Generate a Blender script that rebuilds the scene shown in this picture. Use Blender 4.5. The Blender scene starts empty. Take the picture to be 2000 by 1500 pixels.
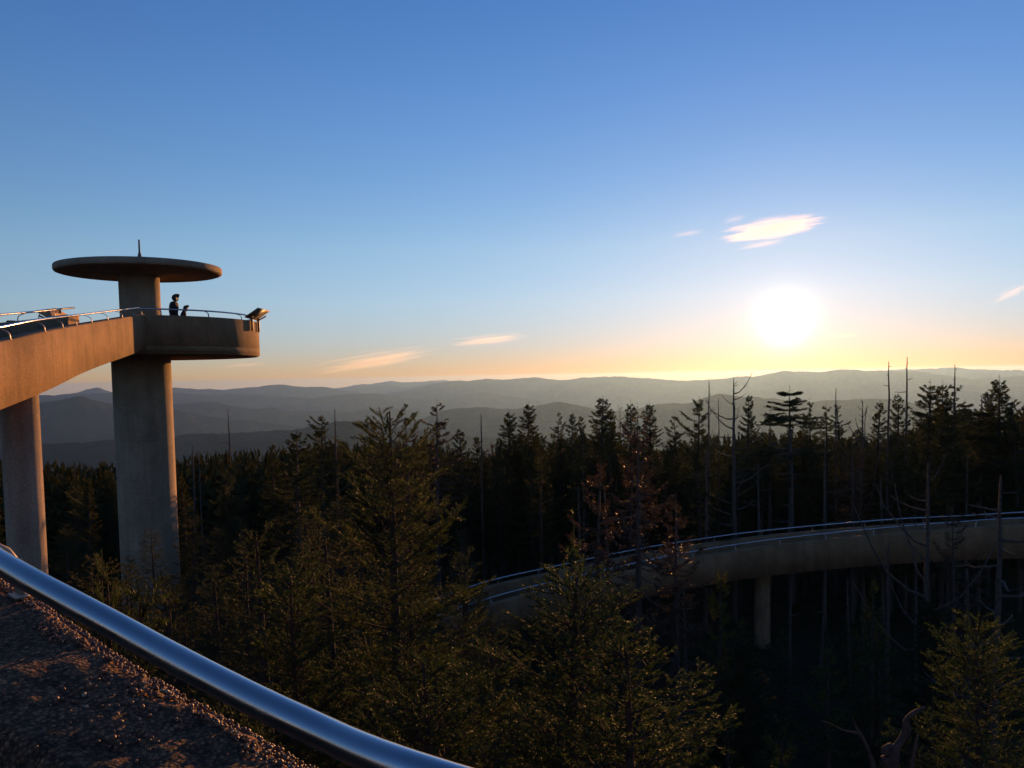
import bpy, bmesh, math, random
import numpy as np
from mathutils import Vector, Matrix
S = bpy.context.scene
C = S.collection
R_ = math.radians
# ------------------------------------------------------------------ camera
CZ = 12.0                      # eye level above the ground at the tower's foot
F, PITCH, ROLL, YPP = 1614.0, R_(3.5), R_(1.05), 834.0
fw = np.array([0, math.cos(PITCH), -math.sin(PITCH)])
rt0 = np.array([1.0, 0, 0]); up0 = np.array([0, math.sin(PITCH), math.cos(PITCH)])
up = up0*math.cos(ROLL) + rt0*math.sin(ROLL)
rt = rt0*math.cos(ROLL) - up0*math.sin(ROLL)
cam_d = bpy.data.cameras.new('camera'); cam = bpy.data.objects.new('camera', cam_d); C.objects.link(cam)
cam.matrix_world = Matrix(((rt[0], up[0], -fw[0], 0), (rt[1], up[1], -fw[1], 0), (rt[2], up[2], -fw[2], CZ), (0, 0, 0, 1)))
cam_d.sensor_width = 36; cam_d.lens = 36*F/2000; cam_d.shift_y = (YPP-750)/2000
cam_d.clip_start = .05; cam_d.clip_end = 120000
S.camera = cam

def ray(px, py): return fw + rt*(px-1000)/F + up*(YPP-py)/F
def at(px, py, Y):
    v = ray(px, py); return np.array([0, 0, CZ]) + v*(Y/v[1])
def proj(p):
    v = np.asarray(p, float) - np.array([0, 0, CZ]); d = v@fw
    return 1000+F*(v@rt)/d, YPP-F*(v@up)/d

# ------------------------------------------------------------------ sky and sun
sd = ray(1533, 628); sd = sd/np.linalg.norm(sd)
SUN_EL = math.asin(sd[2]); SUN_AZ = math.atan2(sd[0], sd[1])
W = bpy.data.worlds.new('World'); S.world = W; W.use_nodes = True
nt = W.node_tree; bg = nt.nodes['Background']
sky = nt.nodes.new('ShaderNodeTexSky'); sky.sky_type = 'NISHITA'; sky.sun_disc = False
sky.sun_elevation = SUN_EL; sky.sun_rotation = SUN_AZ
sky.altitude = 2000; sky.air_density = 1.0; sky.dust_density = .32; sky.ozone_density = 2.9
bg.inputs[1].default_value = .082
tc = nt.nodes.new('ShaderNodeTexCoord')
dt = nt.nodes.new('ShaderNodeVectorMath'); dt.operation = 'DOT_PRODUCT'; dt.inputs[1].default_value = sd
nt.links.new(tc.outputs['Generated'], dt.inputs[0])
ac = nt.nodes.new('ShaderNodeMath'); ac.operation = 'ARCCOSINE'; nt.links.new(dt.outputs['Value'], ac.inputs[0])
def wm(op, a, b=None):
    n = nt.nodes.new('ShaderNodeMath'); n.operation = op
    for i, v in enumerate((a, b)):
        if v is None: continue
        if isinstance(v, (int, float)): n.inputs[i].default_value = v
        else: nt.links.new(v, n.inputs[i])
    return n.outputs[0]
def lobe(width_deg, power, gain):            # the sun's own glare: bright circumsolar light, falling off with the angle from the sun
    q = wm('POWER', wm('DIVIDE', ac.outputs[0], R_(width_deg)), power)
    return wm('MULTIPLY', wm('EXPONENT', wm('MULTIPLY', q, -1.0)), gain)
sx = nt.nodes.new('ShaderNodeSeparateXYZ'); nt.links.new(tc.outputs['Generated'], sx.inputs[0])
cr = nt.nodes.new('ShaderNodeValToRGB'); e = cr.color_ramp.elements          # air colour by elevation, the same all round the compass
while len(e) < 8: e.new(.5)
for q, (z, c) in zip(e, ((0, (.84, .64, .82)), (.035, (1.02, .79, .98)), (.09, (1.42, 1.06, 1.08)), (.15, (1.62, 1.22, 1.13)), (.225, (1.42, 1.2, 1.22)), (.32, (1.22, 1.16, 1.32)), (.41, (1.05, 1.1, 1.36)), (1, (1, 1.08, 1.35)))): q.position = z; q.color = (*c, 1)
nt.links.new(sx.outputs['Z'], cr.inputs[0])
tm_ = nt.nodes.new('ShaderNodeMix'); tm_.data_type = 'RGBA'; tm_.blend_type = 'MULTIPLY'; tm_.inputs[0].default_value = 1.0
nt.links.new(sky.outputs[0], tm_.inputs[6]); nt.links.new(cr.outputs[0], tm_.inputs[7]); acc = tm_.outputs[2]
for wdt, pw, gain, col in ((.78, 1.25, 17.0, (1, .93, .78)), (2.2, 1.2, 1.0, (1, .78, .55))):
    mx = nt.nodes.new('ShaderNodeMix'); mx.data_type = 'RGBA'; mx.blend_type = 'ADD'; mx.inputs[0].default_value = 1.0
    sc = nt.nodes.new('ShaderNodeVectorMath'); sc.operation = 'SCALE'; sc.inputs[0].default_value = col
    nt.links.new(lobe(wdt, pw, gain), sc.inputs['Scale'])
    nt.links.new(acc, mx.inputs[6]); nt.links.new(sc.outputs[0], mx.inputs[7]); acc = mx.outputs[2]
nt.links.new(acc, bg.inputs[0])
sl = bpy.data.lights.new('sun', 'SUN'); sl.energy = 3.2; sl.angle = R_(.53); sl.color = (1, .44, .13)
so = bpy.data.objects.new('sun', sl); C.objects.link(so)
so.rotation_euler = Vector(sd).to_track_quat('Z', 'Y').to_euler(); so.location = (0, 0, 60)
S.view_settings.view_transform = 'Standard'; S.view_settings.look = 'None'
S.view_settings.exposure = 1.2; S.view_settings.gamma = 1; S.view_settings.use_curve_mapping = False
S.render.engine = 'CYCLES'
cy = S.cycles; cy.max_bounces = 5; cy.diffuse_bounces = 3; cy.glossy_bounces = 3; cy.transmission_bounces = 3; cy.volume_bounces = 0
cy.transparent_max_bounces = 8; cy.caustics_reflective = False; cy.caustics_refractive = False; cy.use_denoising = True
cy.sample_clamp_indirect = 4.0

# ------------------------------------------------------------------ helpers
def fbm(x, y, seed=0, octs=4, gain=.5):
    def h(i, j):
        n = (i.astype(np.int64)*374761393 + j.astype(np.int64)*668265263 + seed*1442695041) & 0xffffffff
        n = ((n ^ (n >> 13))*1274126177) & 0xffffffff
        return ((n ^ (n >> 16)) & 0xffff)/65535.0
    x = np.asarray(x, float); y = np.asarray(y, float); o = np.zeros(np.broadcast(x, y).shape); a = 1.0; t = 0
    for k in range(octs):
        i = np.floor(x); j = np.floor(y); u = x-i; v = y-j; u = u*u*(3-2*u); v = v*v*(3-2*v)
        o = o + a*((h(i, j)*(1-u)+h(i+1, j)*u)*(1-v)+(h(i, j+1)*(1-u)+h(i+1, j+1)*u)*v); t += a
        a *= gain; x = x*2.03+17.1; y = y*2.03+5.3
    return o/t

def mesh(name, V, tris=None, quads=None, smooth=False):
    me = bpy.data.meshes.new(name); V = np.asarray(V, np.float32).reshape(-1, 3)
    T = np.zeros((0, 3), np.int32) if tris is None else np.asarray(tris, np.int32).reshape(-1, 3)
    Q = np.zeros((0, 4), np.int32) if quads is None else np.asarray(quads, np.int32).reshape(-1, 4)
    me.vertices.add(len(V)); me.vertices.foreach_set('co', V.ravel())
    me.loops.add(T.size+Q.size); me.loops.foreach_set('vertex_index', np.concatenate([T.ravel(), Q.ravel()]))
    n = len(T)+len(Q); me.polygons.add(n)
    me.polygons.foreach_set('loop_start', np.concatenate([np.arange(len(T))*3, T.size+np.arange(len(Q))*4]).astype(np.int32))
    if smooth: me.polygons.foreach_set('use_smooth', np.ones(n, bool))
    me.update(calc_edges=True); me.validate()
    return me
def link(name, me, m=None, parent=None, loc=None):
    o = bpy.data.objects.new(name, me); C.objects.link(o)
    if m is not None and me is not None and not me.materials: me.materials.append(m)
    if parent is not None: o.parent = parent
    if loc is not None: o.location = loc
    return o
def tag(o, label=None, cat=None, group=None, kind=None):
    for k, v in (('label', label), ('category', cat), ('group', group), ('kind', kind)):
        if v: o[k] = v
    return o
def thing(name, label, cat, loc=(0, 0, 0), group=None):
    return tag(link(name, None, loc=tuple(float(c) for c in loc)), label, cat, group)

class MB:
    def __init__(s): s.V = []; s.T = []; s.Q = []; s.n = 0
    def add(s, V, T=None, Q=None):
        V = np.asarray(V, float).reshape(-1, 3)
        if T is not None and len(T): s.T.append(np.asarray(T)+s.n)
        if Q is not None and len(Q): s.Q.append(np.asarray(Q)+s.n)
        s.V.append(V); s.n += len(V)
    def tube(s, P, r, k=6, cap=True):
        P = np.asarray(P, float); n = len(P); r = np.broadcast_to(np.asarray(r, float), (n,))
        t = np.gradient(P, axis=0); t /= np.linalg.norm(t, axis=1)[:, None]+1e-9
        ref = np.array([0, 0, 1.0]) if abs(t[:, 2]).mean() < .8 else np.array([1.0, 0, 0])
        a = np.cross(t, ref); a /= np.linalg.norm(a, axis=1)[:, None]+1e-9; b = np.cross(t, a)
        th = np.arange(k)*2*math.pi/k
        V = P[:, None]+r[:, None, None]*(a[:, None]*np.cos(th)[None, :, None]+b[:, None]*np.sin(th)[None, :, None])
        i = np.arange(n-1)[:, None]*k; j = np.arange(k)[None]; j2 = (j+1) % k
        Q = np.stack([i+j, i+j2, i+k+j2, i+k+j], -1).reshape(-1, 4)
        V = V.reshape(-1, 3); T = []
        if cap:
            V = np.vstack([V, P[:1], P[-1:]]); c0 = n*k
            for q in range(k): T += [[c0, (q+1) % k, q], [c0+1, (n-1)*k+q, (n-1)*k+(q+1) % k]]
        s.add(V, T, Q)
    def sweep(s, sections, caps=True):       # sections: (n, k, 3) closed rings
        A = np.asarray(sections, float); n, k = A.shape[:2]
        i = np.arange(n-1)[:, None]*k; j = np.arange(k)[None]; j2 = (j+1) % k
        Q = np.stack([i+j, i+j2, i+k+j2, i+k+j], -1).reshape(-1, 4); V = A.reshape(-1, 3); T = []
        if caps:
            V = np.vstack([V, A[0].mean(0)[None], A[-1].mean(0)[None]])
            for q in range(k): T += [[n*k, (q+1) % k, q], [n*k+1, (n-1)*k+q, (n-1)*k+(q+1) % k]]
        s.add(V, T, Q)
    def box(s, c, ax, ay, az):               # centre and three half-axis vectors
        c, ax, ay, az = (np.asarray(v, float) for v in (c, ax, ay, az))
        V = [c+i*ax+j*ay+k*az for k in (-1, 1) for j in (-1, 1) for i in (-1, 1)]
        s.add(V, None, [[0, 2, 3, 1], [4, 5, 7, 6], [0, 1, 5, 4], [2, 6, 7, 3], [0, 4, 6, 2], [1, 3, 7, 5]])
    def mesh(s, name, smooth=False):
        return mesh(name, np.vstack(s.V), np.vstack(s.T) if s.T else None, np.vstack(s.Q) if s.Q else None, smooth)
def lathe(c, prof, k=64, a0=0.0, a1=2*math.pi):
    th = np.linspace(a0, a1, k+1); full = abs(a1-a0-2*math.pi) < 1e-6
    A = np.array([[(c[0]+r*math.cos(t), c[1]+r*math.sin(t), c[2]+z) for r, z in prof] for t in th])
    mb = MB(); mb.sweep(A, caps=not full); return mb

# ------------------------------------------------------------------ materials
def newmat(name):
    m = bpy.data.materials.new(name); m.use_nodes = True; n = m.node_tree; return m, n, n.nodes['Principled BSDF']
def noise(n, scale, detail=4, rough=.55, coord='Object', stretch=(1, 1, 1)):
    t = n.nodes.new('ShaderNodeTexCoord'); mp = n.nodes.new('ShaderNodeMapping'); mp.inputs['Scale'].default_value = stretch
    x = n.nodes.new('ShaderNodeTexNoise'); x.inputs['Scale'].default_value = scale; x.inputs['Detail'].default_value = detail
    x.inputs['Roughness'].default_value = rough
    n.links.new(t.outputs[coord], mp.inputs[0]); n.links.new(mp.outputs[0], x.inputs['Vector']); return x.outputs[0]
def ramp(n, f, stops):
    r = n.nodes.new('ShaderNodeValToRGB'); e = r.color_ramp.elements
    while len(e) < len(stops): e.new(.5)
    for q, (p, c) in zip(e, stops): q.position = p; q.color = (*c, 1) if not isinstance(c, float) else (c, c, c, 1)
    n.links.new(f, r.inputs[0]); return r.outputs[0]
def mixc(n, f, a, b, mode='MIX'):
    x = n.nodes.new('ShaderNodeMix'); x.data_type = 'RGBA'; x.blend_type = mode
    for i, v in ((0, f), (6, a), (7, b)):
        if isinstance(v, (int, float)): x.inputs[i].default_value = v
        elif isinstance(v, tuple): x.inputs[i].default_value = (*v, 1)
        else: n.links.new(v, x.inputs[i])
    return x.outputs[2]
def bump(n, b, f, dist, strength=1.0):
    q = n.nodes.new('ShaderNodeBump'); q.inputs['Distance'].default_value = dist; q.inputs['Strength'].default_value = strength
    n.links.new(f, q.inputs['Height']); n.links.new(q.outputs[0], b.inputs['Normal'])

def concrete(name, lo, hi, speck=.02):
    m, n, b = newmat(name)
    c = ramp(n, noise(n, .9, 6, .65), [(.32, lo), (.68, hi)])
    st = ramp(n, noise(n, 1.6, 5, .6, stretch=(2.2, 2.2, .16)), [(.36, .78), (.64, 1.0)])        # run-off streaks
    c = mixc(n, 1.0, c, st, 'MULTIPLY')
    gr = ramp(n, noise(n, 24, 6, .8), [(.34, .62), (.66, 1.22)])                                  # aggregate grain
    c = mixc(n, 1.0, c, gr, 'MULTIPLY')
    vo = n.nodes.new('ShaderNodeTexVoronoi'); vo.inputs['Scale'].default_value = 6.5
    t = n.nodes.new('ShaderNodeTexCoord'); n.links.new(t.outputs['Object'], vo.inputs['Vector'])
    sp = ramp(n, vo.outputs['Distance'], [(0.04, 1.0), (.10, 0.0)])                               # pale pop-outs
    pick = ramp(n, noise(n, 1.3, 2), [(.52, 0.0), (.6, 1.0)])
    f = mixc(n, 1.0, sp, pick, 'MULTIPLY')
    c = mixc(n, f, c, (.62, .56, .46)); n.links.new(c, b.inputs['Base Color'])
    b.inputs['Roughness'].default_value = .9; b.inputs['Specular IOR Level'].default_value = .25
    bump(n, b, noise(n, 38, 6, .75), speck, .8)
    return m
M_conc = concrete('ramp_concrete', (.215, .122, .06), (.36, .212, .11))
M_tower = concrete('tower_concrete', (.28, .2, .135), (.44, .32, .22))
M_near = concrete('aggregate_concrete', (.19, .095, .055), (.35, .19, .11), .012)
def aggregate(m):                             # coarse exposed stones set in the near parapet
    n = m.node_tree; b = n.nodes['Principled BSDF']; t = n.nodes.new('ShaderNodeTexCoord')
    v = n.nodes.new('ShaderNodeTexVoronoi'); v.inputs['Scale'].default_value = 95; n.links.new(t.outputs['Object'], v.inputs['Vector'])
    old = b.inputs['Base Color'].links[0].from_socket
    c = ramp(n, v.outputs['Color'], [(.15, (.35, .33, .33)), (.5, (1, .9, .85)), (.85, (1.9, 1.55, 1.35))])
    gap = ramp(n, v.outputs['Distance'], [(.25, 1.0), (.62, .35)])
    c = mixc(n, 1.0, old, mixc(n, 1.0, c, gap, 'MULTIPLY'), 'MULTIPLY'); n.links.new(c, b.inputs['Base Color'])
    h = ramp(n, v.outputs['Distance'], [(.0, 1.0), (.6, 0.0)]); q = n.nodes.new('ShaderNodeBump'); q.inputs['Distance'].default_value = .006
    n.links.new(h, q.inputs['Height']); n.links.new(b.inputs['Normal'].links[0].from_socket, q.inputs['Normal']); n.links.new(q.outputs[0], b.inputs['Normal'])
aggregate(M_near)
def plain(name, col, rough=.6, metal=0.0, var=.25, scale=8, spec=.5, bd=0):
    m, n, b = newmat(name)
    c = ramp(n, noise(n, scale, 4), [(.3, tuple(v*(1-var) for v in col)), (.7, tuple(min(1, v*(1+var)) for v in col))])
    n.links.new(c, b.inputs['Base Color']); b.inputs['Roughness'].default_value = rough; b.inputs['Metallic'].default_value = metal
    b.inputs['Specular IOR Level'].default_value = spec
    if bd: bump(n, b, noise(n, scale*4, 5), bd)
    return m
M_rail0 = plain('brushed_steel', (.52, .5, .53), .2, 1.0, .04, 3)
M_rail = M_rail0
n_ = M_rail.node_tree; b_ = n_.nodes['Principled BSDF']
n_.links.new(ramp(n_, noise(n_, 9, 6, .7), [(.35, .15), (.7, .30)]), b_.inputs['Roughness'])
bump(n_, b_, noise(n_, 1.4, 3), .004, .6)
M_post = plain('post_steel', (.42, .33, .27), .45, .6, .15, 6)
M_board = plain('board_panel', (.10, .085, .07), .5, 0, .2, 3)
M_bracket = plain('bracket_paint', (.34, .2, .1), .6, 0, .15, 5)
M_bark = plain('spruce_bark', (.055, .042, .033), .95, 0, .45, 14, .2, .02)
M_grey = plain('weathered_wood', (.085, .066, .056), .9, 0, .4, 12, .2, .015)
M_cloth = plain('dark_jacket', (.012, .012, .016), .85, 0, .2, 10)
M_cloth2 = plain('dark_coat', (.03, .012, .012), .85, 0, .2, 10)
M_trs = plain('dark_trousers', (.015, .016, .022), .85, 0, .2, 10)
M_skin = plain('skin', (.38, .22, .15), .55, 0, .1, 10)
M_peb = None
def pebblemat():
    m, n, b = newmat('pebbles')
    oi = n.nodes.new('ShaderNodeNewGeometry')
    c = ramp(n, oi.outputs['Random Per Island'], [(0, (.07, .024, .012)), (.55, (.15, .05, .022)), (.93, (.22, .09, .04)), (1, (.36, .26, .17))])
    n.links.new(c, b.inputs['Base Color']); b.inputs['Roughness'].default_value = .5; return m
M_peb = pebblemat()
def leafmat(name, a, b_, trans=.35, rgh=.5, spc=.35):
    m, n, b = newmat(name)
    oi = n.nodes.new('ShaderNodeObjectInfo'); g = n.nodes.new('ShaderNodeNewGeometry')
    f = ramp(n, noise(n, 1.1, 3), [(.3, 0.0), (.7, 1.0)])
    c = mixc(n, f, a, b_)
    v = ramp(n, g.outputs['Random Per Island'], [(0, .6), (1, 1.35)]); c = mixc(n, 1.0, c, v, 'MULTIPLY')
    w = ramp(n, oi.outputs['Random'], [(0, (.75, .8, .9)), (.55, (1, 1, 1)), (1, (1.35, 1.02, .7))]); c = mixc(n, 1.0, c, w, 'MULTIPLY')
    n.links.new(c, b.inputs['Base Color']); b.inputs['Roughness'].default_value = rgh; b.inputs['Specular IOR Level'].default_value = spc
    tr = n.nodes.new('ShaderNodeBsdfTranslucent'); c2 = mixc(n, 1.0, c, (1.2, 1.3, .6), 'MULTIPLY'); n.links.new(c2, tr.inputs[0])
    ms = n.nodes.new('ShaderNodeMixShader'); ms.inputs[0].default_value = trans
    n.links.new(b.outputs[0], ms.inputs[1]); n.links.new(tr.outputs[0], ms.inputs[2]); n.links.new(ms.outputs[0], n.nodes['Material Output'].inputs[0])
    return m
M_fir = leafmat('fir_needles', (.034, .056, .02), (.058, .078, .025), .31, .6, .25)
M_spr = leafmat('spruce_needles', (.026, .04, .017), (.046, .053, .021), .3, .65, .2)
M_dry = leafmat('dry_needles', (.042, .028, .017), (.068, .038, .02), .25)
M_far = leafmat('far_needles', (.03, .04, .02), (.05, .052, .026), .15, 1.0, 0.0)

# ------------------------------------------------------------------ ground
def ground_z(x, y):
    x = np.asarray(x, float); y = np.asarray(y, float)
    dx, dy = x-3, y-18; r = np.hypot(dx, dy)
    left = np.clip((-dx*.85+dy*.25)/(r+1e-6), 0, 1)
    sl = .07+.08*left
    z = -sl*np.clip(r-30, 0, 120) - .17*np.clip(r-150, 0, 1e9)
    z = z + 1.2*(fbm(x/14, y/14, 3)-.5)*np.clip(r/20, 0, 1) + 14*(fbm(x/160, y/160, 5)-.5)*np.clip((r-60)/150, 0, 1)
    z = z + .8*np.exp(-((x+9.3)**2+(y-23)**2)/36)
    return np.maximum(z, -640+60*(fbm(x/2500, y/2500, 9)-.5))
def gz(x, y): return float(ground_z(np.array([x]), np.array([y]))[0])
rr = np.concatenate([[0.01], np.linspace(2, 80, 50), np.geomspace(84, 17400, 110)]); th = np.linspace(0, 2*math.pi, 241)[:-1]
X = 3+rr[:, None]*np.sin(th)[None]; Y = 18+rr[:, None]*np.cos(th)[None]
G = np.stack([X, Y, ground_z(X, Y)], -1); k = len(th)
i = np.arange(len(rr)-1)[:, None]*k; j = np.arange(k)[None]; j2 = (j+1) % k
gm, gn, gb = newmat('forest_floor')
gc = ramp(gn, noise(gn, .35, 6, .7), [(.3, (.035, .026, .017)), (.55, (.05, .045, .024)), (.75, (.075, .05, .03))])
gn.links.new(gc, gb.inputs['Base Color']); gb.inputs['Roughness'].default_value = 1; gb.inputs['Specular IOR Level'].default_value = .1
bump(gn, gb, noise(gn, 1.7, 6, .7), .3)
tag(link('ground', mesh('ground', G.reshape(-1, 3), None, np.stack([i+j, i+k+j, i+k+j2, i+j2], -1).reshape(-1, 4), True), gm), kind='structure')

# ------------------------------------------------------------------ mountains
mm, mn, mb_ = newmat('mountain_woods')
mc = ramp(mn, noise(mn, .004, 8, .68), [(.3, (.012, .02, .017)), (.52, (.03, .034, .024)), (.7, (.062, .046, .03))])
mn.links.new(mc, mb_.inputs['Base Color']); mb_.inputs['Roughness'].default_value = 1; mb_.inputs['Specular IOR Level'].default_value = 0
bump(mn, mb_, noise(mn, .018, 7, .72), 22, 1.0)
def ridge(label, D, pts, slope, seed, spur=.8, wob=0.0, floor=-640):
    pts = sorted(pts); px = np.array([p[0] for p in pts], float); py = np.array([p[1] for p in pts], float)
    x = np.linspace(-700, 2700, 620)
    y = np.interp(x, px, py)
    ker = np.hanning(5); ker /= ker.sum(); y = np.convolve(np.pad(y, 2, 'edge'), ker, 'valid')
    out = np.clip((px[0]-x)/300, 0, 1)+np.clip((x-px[-1])/300, 0, 1)
    y = y+out*18*(fbm(x/120, x*0, seed+40)-.35)
    y = y+10*(fbm(x/38, x*0+seed, seed, 6, .58)-.5)
    dirs = np.array([ray(a, b) for a, b in zip(x, y)]); hn = np.hypot(dirs[:, 0], dirs[:, 1])
    az = np.arctan2(dirs[:, 0], dirs[:, 1]); Dv = D*(1+wob*(fbm(x/300, x*0+7, seed+3)-.5))
    zc = CZ+dirs[:, 2]/hn*Dv
    v = np.concatenate([-np.geomspace(1, .004, 46), [0], np.geomspace(.01, .3, 14)]); Wd = D*.42+900
    rad = Dv[:, None]+v[None]*Wd
    u = az[:, None]*D
    wl = D*.075+120
    sp1 = 1-np.abs(2*fbm(u/wl+v[None]*1.6, v[None]*1.2+seed*3.1+u*0, seed+11, 3)-1)
    sp2 = 1-np.abs(2*fbm(u/(wl*.33), v[None]*5+seed+u*0, seed+23, 4)-1)
    dn = np.abs(v)[None]*Wd
    grow = np.clip(dn/(wl*1.5), 0, 1)
    z = zc[:, None]-slope*dn*(.75+.25*grow)+(sp1-.85)*wl*spur*.55*grow+(sp2-.8)*wl*spur*.16*np.clip(dn/(wl*.4), 0, 1)
    z = np.maximum(z, floor-30-40*fbm(u/900, rad/900, seed+2))
    P = np.stack([np.sin(az)[:, None]*rad, np.cos(az)[:, None]*rad, z], -1)
    n, m = P.shape[:2]; a = np.arange(n-1)[:, None]*m; b = np.arange(m-1)[None]
    Q = np.stack([a+b, a+m+b, a+m+b+1, a+b+1], -1).reshape(-1, 4)
    o = link('mountain_ridge', mesh('mountain_ridge', P.reshape(-1, 3), None, Q, True), mm)
    tag(o, label, None, None, 'structure'); return P[..., 2].max()
ZTOP = max([
 ridge('faintest pale mountain ridge on the far horizon', 15200, [(560, 772), (640, 762), (690, 752), (740, 747), (800, 744), (860, 741), (905, 743), (960, 756), (1300, 748), (1420, 741), (1470, 735), (1500, 729), (1540, 727), (1700, 728), (1770, 721), (1830, 718), (1900, 719), (1960, 724), (2000, 723)], .2, 1),
 ridge('pale blue second mountain ridge behind the notch', 13500, [(300, 790), (560, 775), (680, 762), (720, 757), (760, 754), (800, 757), (850, 749), (900, 748), (950, 752), (1100, 768), (1500, 770)], .22, 14),
 ridge('long grey blue mountain ridge across the whole skyline', 11500, [(0, 792), (60, 783), (88, 777), (130, 770), (165, 761), (190, 756), (216, 764), (260, 768), (335, 757), (380, 758), (440, 761), (480, 757), (520, 751), (545, 749), (580, 753), (640, 758), (700, 765), (740, 771), (800, 763), (850, 751), (890, 745), (950, 741), (1000, 740), (1050, 737), (1100, 741), (1150, 738), (1200, 737), (1260, 737), (1300, 742), (1350, 743), (1400, 739), (1450, 735), (1500, 732), (1530, 725), (1560, 727), (1600, 726), (1650, 722), (1700, 725), (1760, 724), (1820, 730), (1900, 740), (1960, 738), (2000, 735)], .25, 2, .8, .06),
 ridge('mid distance mountain ridge with rounded hump', 9000, [(300, 768), (400, 770), (500, 773), (600, 778), (680, 771), (727, 768), (752, 770), (790, 775), (850, 784), (895, 774), (941, 767), (990, 773), (1039, 777), (1067, 786), (1130, 799), (1250, 812), (1700, 830)], .27, 3),
 ridge('dark peaked mountain behind the left columns', 5200, [(0, 800), (60, 793), (90, 786), (120, 779), (155, 774), (190, 782), (216, 790), (280, 799), (340, 803), (420, 812), (520, 826), (700, 850), (1200, 880)], .3, 4, .9),
 ridge('hazy mountain ridge behind the tower column', 6600, [(100, 800), (335, 789), (420, 788), (500, 797), (580, 801), (640, 803), (690, 805), (740, 797), (760, 796), (800, 802), (830, 811), (900, 830), (1300, 850)], .3, 5),
 ridge('dark mountain ridge just above the forest skyline', 4600, [(640, 850), (740, 842), (800, 827), (860, 803), (900, 797), (950, 795), (1000, 798), (1050, 793), (1090, 786), (1126, 791), (1156, 798), (1192, 801), (1222, 801), (1270, 792), (1312, 787), (1348, 789), (1375, 779), (1402, 770), (1426, 771), (1486, 776), (1525, 782), (1570, 783), (1620, 780), (1700, 778), (1760, 779), (1800, 790), (1900, 800), (2000, 800)], .3, 6, .9),
 ridge('nearest dark wooded hill below the skyline', 2700, [(-200, 880), (60, 868), (200, 860), (340, 851), (420, 846), (500, 843), (570, 838), (640, 825), (675, 822), (710, 825), (760, 835), (900, 850), (1300, 870), (2000, 880)], .28, 7, .9),
])

# ------------------------------------------------------------------ ramp path (inner loop face, going up)
def rel(x, y, z): return np.array([x, y, CZ+z])
RH = .24; T_ = .36; WD = 1.7; HW = 1.25; ROFF = .22; DECK = .85
ctl = [rel(-9.6, 23.6, -11.0), rel(-8.4, 26.6, -10.4), rel(-5.2, 29.3, -9.7)]
for q in ((967, 1166, 31.2), (1132, 1125, 33.0), (1324, 1083, 34.5), (1468, 1059, 34.7), (1600, 1043, 34.3), (1720, 1031, 33.5), (1814, 1023, 32.6), (2000, 1011, 30.2)):
    p = at(*q); ctl.append(p-np.array([0, .22, RH]))
ctl += [rel(22.6, 25.0, -5.2), rel(24.4, 16, -4.2), rel(21.6, 6.5, -3.15), rel(14.0, .6, -2.2), rel(6.0, -.2, -1.4), rel(2.0, .62, -.98)]
rl = np.array([at(*q) for q in ((1500, 1790, .90), (900, 1534, 1.14), (600, 1416, 1.33), (300, 1264, 1.57), (0, 1093, 1.88), (-400, 884, 2.42))])
for q in range(1, 5):
    d = rl[q+1]-rl[q-1]; d /= np.hypot(d[0], d[1]); ctl.append(rl[q]+np.array([d[1]*ROFF, -d[0]*ROFF, -RH]))
ctl += [rel(-3.2, 4.1, -.33), rel(-6.3, 7.9, .1), rel(-8.6, 12.2, .52), at(0, 668, 15.6), at(84, 649, 17.7), at(168, 633, 22.4), at(252, 619, 27.6), at(285, 613.5, 31.0)]
ctl = np.array(ctl)
def catmull(P, step):
    P = np.vstack([2*P[0]-P[1], P, 2*P[-1]-P[-2]]); out = []
    for q in range(1, len(P)-2):
        p0, p1, p2, p3 = P[q-1:q+3]; L = np.linalg.norm(p2-p1); ds = step(.5*(p1+p2)); m = max(2, int(L/ds))
        t0 = 0; t1 = np.linalg.norm(p1-p0)**.5; t2 = t1+L**.5; t3 = t2+np.linalg.norm(p3-p2)**.5
        for t in np.linspace(t1, t2, m, endpoint=False):
            A1 = (t1-t)/(t1-t0)*p0+(t-t0)/(t1-t0)*p1; A2 = (t2-t)/(t2-t1)*p1+(t-t1)/(t2-t1)*p2; A3 = (t3-t)/(t3-t2)*p2+(t-t2)/(t3-t2)*p3
            B1 = (t2-t)/(t2-t0)*A1+(t-t0)/(t2-t0)*A2; B2 = (t3-t)/(t3-t1)*A2+(t-t1)/(t3-t1)*A3
            out.append((t2-t)/(t2-t1)*B1+(t-t1)/(t2-t1)*B2)
    out.append(P[-2]); return np.array(out)
path = catmull(ctl, lambda m: .03 if np.hypot(m[0], m[1]) < 3.2 else .3)
tg = np.gradient(path, axis=0); tg[:, 2] = 0
for _ in range(3): tg[1:-1] = (tg[:-2]+2*tg[1:-1]+tg[2:])/4
tg /= np.linalg.norm(tg, axis=1)[:, None]
nl = np.stack([-tg[:, 1], tg[:, 0], 0*tg[:, 0]], 1)
seg = np.r_[0, np.cumsum(np.linalg.norm(np.diff(path[:, :2], axis=0), axis=1))]; LEN = seg[-1]
def on(s, off, dz):
    return np.array([np.interp(s, seg, path[:, q]+off*nl[:, q]) for q in range(3)])+np.array([0, 0, dz])
def frame(s):
    t = np.array([np.interp(s, seg, tg[:, q]) for q in range(3)]); t /= np.linalg.norm(t); return t, np.array([-t[1], t[0], 0])
ZUP = np.array([0, 0, 1.0])
def sec(idx, prof):
    prof = np.asarray(prof, float)
    return path[idx][:, None]+nl[idx][:, None]*prof[None, :, 0, None]+ZUP*prof[None, :, 1, None]
rampo = thing('elevated_ramp', 'curving concrete ramp walkway with steel handrails climbing to the tower', 'ramp', (0, 0, 0))
c_ = .018
wall_prof = [(0, -HW), (0, -c_), (c_, 0), (T_-c_, 0), (T_, -c_), (T_, -HW)]
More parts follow.
